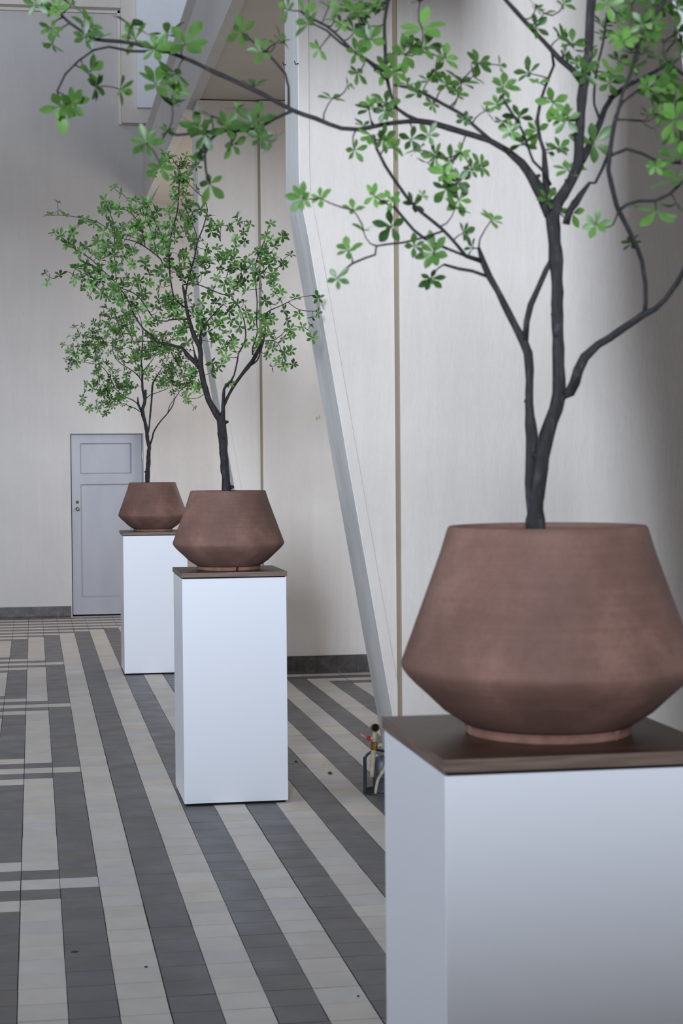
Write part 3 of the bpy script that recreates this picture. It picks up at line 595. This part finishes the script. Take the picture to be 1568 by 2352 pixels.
def make_tree(name, key, cx, cy, depth_y, parent, seed, wr, leafL, extra, limit):
    rr = random.Random(seed)
    T = TREES[key]
    scale = lambda Y: (Y-CAM.y)/F_PX*1.012          # metres per pixel at this depth
    node = []                                        # (px, py, dy, hw)
    def nearest(x, y):
        return min(node, key=lambda q: (q[0]-x)**2+(q[1]-y)**2-(q[3]**2)*.5)
    first = True
    for kind, s in T['limbs']:
        P = parse(s)
        if first: dy = 0.0; slope = rr.uniform(-.06, .06); first = False
        else:
            q = nearest(P[0][0], P[0][1]); dy = q[2]
            thick = P[0][2]*scale(depth_y)
            slope = rr.choice((-1, 1))*rr.uniform(.15, .55) if P[0][2]*scale(depth_y) < .02 else rr.uniform(-.2, .2)
        pts = []; prev = None
        for i, (x, y, w) in enumerate(P):
            if prev is not None:
                dist = math.hypot(x-prev[0], y-prev[1])*scale(depth_y)
                dy += slope*dist+rr.uniform(-.05, .05)*dist
            dy = limit(x, y, dy)
            Y = depth_y+dy
            p = at(x, y, Y); pts.append((p, max(w*scale(Y), .0011)))
            if prev is not None:
                k = max(1, int(dist/scale(depth_y)/6))
                for j in range(1, k): node.append((prev[0]+(x-prev[0])*j/k, prev[1]+(y-prev[1])*j/k, prev[2]+(dy-prev[2])*j/k, w))
            node.append((x, y, dy, w)); prev = (x, y, dy)
        sp = spline(pts, .02)
        if kind == 'trunk' : sp[0] = (Vector((sp[0][0].x, sp[0][0].y, BOARD_TOP+.33)), sp[0][1]*1.05) if abs(sp[0][0].z-1.47) < .12 else sp[0]
        bm = bmesh.new()
        tube(bm, sp, 12 if pts[0][1] > .008 else 8, .30 if pts[0][1] > .006 else .08, rr.uniform(0, 50))
        # small knots and stubs where twigs were cut
        for _ in range(int(len(sp)/9)):
            i = rr.randrange(1, max(2, len(sp)-2)); c, r = sp[i]
            if r < .003: continue
            a = rr.uniform(0, 2*PI); d = Vector((math.cos(a), math.sin(a), rr.uniform(.1, .8))); d.normalize()
            tube(bm, [(c, r*.55), (c+d*r*1.3, r*.42), (c+d*r*1.6, r*.15)], 6)
        obj('trunk' if kind == 'trunk' else 'branch', bm, M['bark'], parent, True)
    # whorls of leaves on thin twigs, joined to the nearest wood first
    wl = parse(T['whorls'])
    wl = [(w[0], w[1], w[2] if len(w) > 2 else wr*rr.uniform(.85, 1.15)) for w in wl]
    for _ in range(extra):                           # partly hidden clusters between the traced ones
        w = rr.choice(wl[:len(wl)]); wl.append((w[0]+rr.uniform(-2.2, 2.2)*wr, w[1]+rr.uniform(-2.2, 2.2)*wr, wr*rr.uniform(.75, 1.0)))
    tb = bmesh.new(); lb = bmesh.new(); lay = lb.loops.layers.float_color.new('tint')
    todo = []
    for w in wl:
        q = nearest(w[0], w[1]); todo.append([math.hypot(q[0]-w[0], q[1]-w[1]), w, q])
    while todo:
        todo.sort(key=lambda t: -t[0]); dd, w, q = todo.pop()
        Y0 = depth_y+q[2]
        dist = dd*scale(Y0)
        dy = limit(w[0], w[1], q[2]+rr.uniform(-1, 1)*max(dist*.9, .03)*(1.0))
        A = at(q[0], q[1], Y0); Bp = at(w[0], w[1], depth_y+dy)
        v = Bp-A; ln = max(v.length, 1e-4)
        side = v.cross(Vector((0, 1, 0)));
        if side.length < 1e-6: side = Vector((1, 0, 0))
        side.normalize(); bow = rr.uniform(-.16, .16)*ln
        sag = Vector((0, 0, -1))*rr.uniform(0, .08)*ln
        c1 = A+v*.35+side*bow+sag; c2 = A+v*.72+side*bow*.8+sag
        r0 = min(.0022, .0012+ln*.006)
        sp = spline([(A, r0*1.2), (c1, r0), (c2, r0*.85), (Bp, r0*.75)], .012)
        tube(tb, sp, 5)
        new = []
        for t in (.25, .5, .75, 1.0):
            x = q[0]+(w[0]-q[0])*t; y = q[1]+(w[1]-q[1])*t; new.append((x, y, q[2]+(dy-q[2])*t, 0))
        if dd > wr*1.2:
            node.extend(new)
            for t in todo:
                for nn in new:
                    h = math.hypot(nn[0]-t[1][0], nn[1]-t[1][1])
                    if h < t[0]*.92: t[0] = h; t[2] = nn
        # the whorl
        td = (Bp-c2); td.normalize() if td.length > 1e-6 else None
        n = td*.9+Vector((rr.uniform(-.7, .7), rr.uniform(-1.6, .05), rr.uniform(-.3, .8)))
        n.normalize()
        a = n.orthogonal().normalized(); b = n.cross(a)
        k = rr.choice((5, 5, 5, 6, 6, 7)); ph = rr.uniform(0, 2*PI)
        L = w[2]*scale(depth_y+dy)*(1.22 if key == 'near' and w[0] < 700 else 1.12)
        tint0 = min(1, max(0, rr.gauss(.42, .30)))
        for i in range(k):
            an = ph+2*PI*i/k+rr.uniform(-.22, .22); el = rr.uniform(.05, .65)
            d = (a*math.cos(an)+b*math.sin(an))*math.cos(el)+n*math.sin(el); d.normalize()
            nn = (n-d*n.dot(d)); nn.normalize()
            leaf(lb, lay, Bp-n*.001, d, nn, L*rr.uniform(.78, 1.12), min(1, max(0, tint0+rr.uniform(-.12, .12))), rr)
        if rr.random() < .5:                         # a few young leaves standing up in the middle
            for i in range(2):
                an = rr.uniform(0, 2*PI); d = n+(a*math.cos(an)+b*math.sin(an))*.5; d.normalize(); nn = d.orthogonal().normalized()
                leaf(lb, lay, Bp, d, nn, L*rr.uniform(.35, .6), min(1, tint0+.35), rr)
    o = obj('twigs', tb, M['twig'], parent, True); o['kind'] = 'stuff'
    obj('foliage', lb, M['leaf'], parent)
tl = {'near': 'potted tree in terracotta bowl pot, nearest and largest, cut by the right edge',
      'middle': 'potted tree in terracotta bowl pot on the middle plinth, its leaves before the leaning rib',
      'far': 'smallest potted tree in terracotta bowl pot, farthest back before the grey door'}
LIM = {'near': lambda x, y, d: max(-.75, min(.35, d)) if x < 1450 else max(-.75, min(-.12, d)),
       'middle': lambda x, y, d: max(-.65, min(.6, d)) if x < 560 else max(-.75, min(.1-(min(x, 660)-560)*.0042, d)),
       'far': lambda x, y, d: max(-.6, min(.6, d))}
CX = {'near': 1.012, 'middle': 1.011, 'far': 1.004}
for key, seed, wr, ex, notch in (('near', 11, 36, 60, -.96), ('middle', 5, 15, 230, -1.40), ('far', 8, 9.8, 230, -2.35)):
    make_plinth(key)
    cy = PLINTH_Y[key]+.25
    t = empty('potted_tree', (CX[key], cy, BOARD_TOP))
    tag(t, tl[key], 'potted tree', 'leafy trees in terracotta pots on plinths')
    make_pot(t, key, CX[key], cy, notch)
    make_tree(key, key, CX[key], cy, cy, t, seed, wr, .03, ex, LIM[key])

# ------------------------------------------------------------------ old valve stand by the foot of the rib
vx, vy = 1.748, 1.16
t = empty('valve_stand', (vx, vy, 0)); tag(t, 'rusty floor valve with red lever on round black base by the leaning rib', 'valve')
bm = bmesh.new(); R = lathe(bm, [(.0, .004), (.078, .004), (.080, .010), (.086, .012), (.089, .006), (.089, 0)], (vx, vy, 0), 48)
obj('base_tray', bm, M['iron'], t, True)
bm = bmesh.new(); R = lathe(bm, [(.046, .004), (.046, .075), (.052, .078), (.052, .086), (.043, .09), (.040, .15), (.030, .175), (.012, .18)], (vx+.005, vy-.01, 0), 32)
obj('canister', bm, M['zinc'], t, True)
bm = bmesh.new()
box(bm, vx-.086, vx-.072, vy-.012, vy+.012, .004, .175, .002)
tube(bm, [(Vector((vx-.079, vy, .170)), .007), (Vector((vx-.066, vy, .188)), .007), (Vector((vx-.03, vy, .212)), .006), (Vector((vx+.03, vy, .200)), .006), (Vector((vx+.070, vy, .150)), .006), (Vector((vx+.072, vy, .01)), .006)], 8)
obj('bracket', bm, M['iron'], t)
bm = bmesh.new(); tube(bm, [(Vector((vx-.055, vy-.05, .085)), .0125), (Vector((vx-.048, vy-.045, .15)), .012), (Vector((vx-.040, vy-.03, .225)), .0115)], 14); o = obj('lower_pipe', bm, M['tan'], t, True)
bm = bmesh.new(); tube(bm, spline([(Vector((vx-.042, vy-.075, .006)), .008), (Vector((vx-.028, vy-.07, .07)), .0085), (Vector((vx+.005, vy-.06, .12)), .009), (Vector((vx+.04, vy-.03, .17)), .009)], .015), 10); obj('hose', bm, M['tan'], t, True)
bm = bmesh.new(); tube(bm, [(Vector((vx-.040, vy-.03, .215)), .016), (Vector((vx-.039, vy-.03, .222)), .017), (Vector((vx-.037, vy-.03, .250)), .0165), (Vector((vx-.037, vy-.03, .256)), .012)], 6); obj('union_joint', bm, M['brass'], t)
bm = bmesh.new(); tube(bm, [(Vector((vx-.037, vy-.03, .25)), .010), (Vector((vx-.035, vy-.03, .275)), .012), (Vector((vx-.033, vy-.03, .31)), .010)], 14)
tube(bm, [(Vector((vx-.036, vy-.03, .272)), .009), (Vector((vx-.058, vy-.032, .275)), .008)], 10)
tube(bm, [(Vector((vx-.02, vy-.03, .235)), .009), (Vector((vx+.0, vy-.03, .24)), .012), (Vector((vx+.006, vy-.03, .22)), .008)], 8)
obj('valve_body', bm, M['tan'], t, True)
bm = bmesh.new(); c = Vector((vx-.034, vy-.03, .325))
ax = Vector((0, -1, .12)).normalized()
tube(bm, [(c-ax*.022, .019), (c+ax*.020, .020), (c+ax*.024, .021)], 20, capends=False)
tube(bm, [(c+ax*.024, .021), (c+ax*.022, .017), (c-ax*.01, .016)], 20, capends=False); o = obj('open_pipe_end', bm, M['brass'], t, True)
bm = bmesh.new(); tube(bm, [(c-ax*.018, .0165), (c+ax*.016, .0165)], 20); obj('pipe_bore', bm, M['dark'], t)
bm = bmesh.new(); box(bm, vx-.072, vx-.056, vy-.042, vy-.022, .262, .286, .002); obj('lever_hub', bm, M['red'], t)
bm = bmesh.new(); tube(bm, [(Vector((vx-.070, vy-.032, .274)), .006), (Vector((vx-.085, vy-.032, .282)), .007), (Vector((vx-.108, vy-.032, .298)), .0055)], 8); o = obj('lever', bm, M['pink'], t, True); o['label'] = 'faded red lever'

# litter on the floor and hooks on the ribs
def fl(px, py):
    d = FW*F_PX + RX*(px-PX0) - UP*(py-PY0); return CAM + d*(-CAM.z/d.z)
def crumb(name, label, cat, px, py, sx, sy, h, mat, seed):
    p = fl(px, py); rr = random.Random(seed); bm = bmesh.new()
    n = 14
    ring = [bm.verts.new((p.x+math.cos(2*PI*i/n)*sx*rr.uniform(.6, 1.1), p.y+math.sin(2*PI*i/n)*sy*rr.uniform(.6, 1.1), .0008)) for i in range(n)]
    top = [bm.verts.new((p.x+(v.co.x-p.x)*.6, p.y+(v.co.y-p.y)*.6, .0008+h*rr.uniform(.5, 1))) for v in ring]
    for i in range(n): bm.faces.new((ring[i], ring[(i+1) % n], top[(i+1) % n], top[i]))
    bm.faces.new(top); bm.faces.new(ring[::-1])
    o = obj(name, bm, mat, None, False, (p.x, p.y, 0)); tag(o, label, cat)
crumb('dry_leaf', 'small dry brown leaf lying on a light floor tile left of the valve stand', 'leaf', 758, 1777, .014, .03, .012, M['deadleaf'], 1)
crumb('wood_chip', 'thin pale wood chip on the floor behind the small dry leaf', 'wood chip', 748, 1757, .026, .012, .004, M['chip'], 2)
crumb('dirt_clump', 'dark clump of dirt on the floor just right of the middle plinth', 'dirt', 680, 1750, .010, .03, .006, M['speck'], 3)
crumb('dirt_patch', 'dark smear of dirt on a dark tile at the lower left', 'dirt', 172, 2186, .017, .013, .002, M['speck'], 4)
crumb('grit_speck', 'small dark speck of grit on a light tile at the lower left', 'grit', 335, 2222, .007, .010, .003, M['speck'], 5)
crumb('pebble', 'tiny dark pebble on the light stripe beside the nearest plinth', 'pebble', 822, 2289, .004, .007, .004, M['speck'], 6)
for (px, py, Y, lb) in ((656, 148, 1.44, 'tiny dark hook high on the back edge of the leaning rib'), (685, 146, 1.06, 'tiny dark hook high on the front edge of the leaning rib')):
    p = at(px, py, Y); p.x = 1.349; bm = bmesh.new()
    tube(bm, [(Vector((1.352, p.y, p.z)), .003), (Vector((1.337, p.y, p.z-.004)), .003), (Vector((1.333, p.y, p.z+.012)), .0025)], 8)
    tag(obj('wall_hook', bm, M['iron'], None, False, (1.349, p.y, p.z)), lb, 'hook', 'tiny hooks on the leaning rib')
for (px, py, lb) in ((727, 961, 'left one of two small olive flecks on the wall left of the leaning rib'), (733, 958, 'right one of two small olive flecks on the wall left of the leaning rib')):
    p = at(px, py, 5.95); bm = bmesh.new()
    prism(bm, [(p.x-.004, p.z-.014), (p.x+.005, p.z-.010), (p.x+.007, p.z+.006), (p.x, p.z+.015), (p.x-.006, p.z+.004)], 5.944, 5.951)
    tag(obj('paint_fleck', bm, M['chip'], None, False, (p.x, 5.951, p.z)), lb, 'fleck', 'olive flecks on the alcove wall')
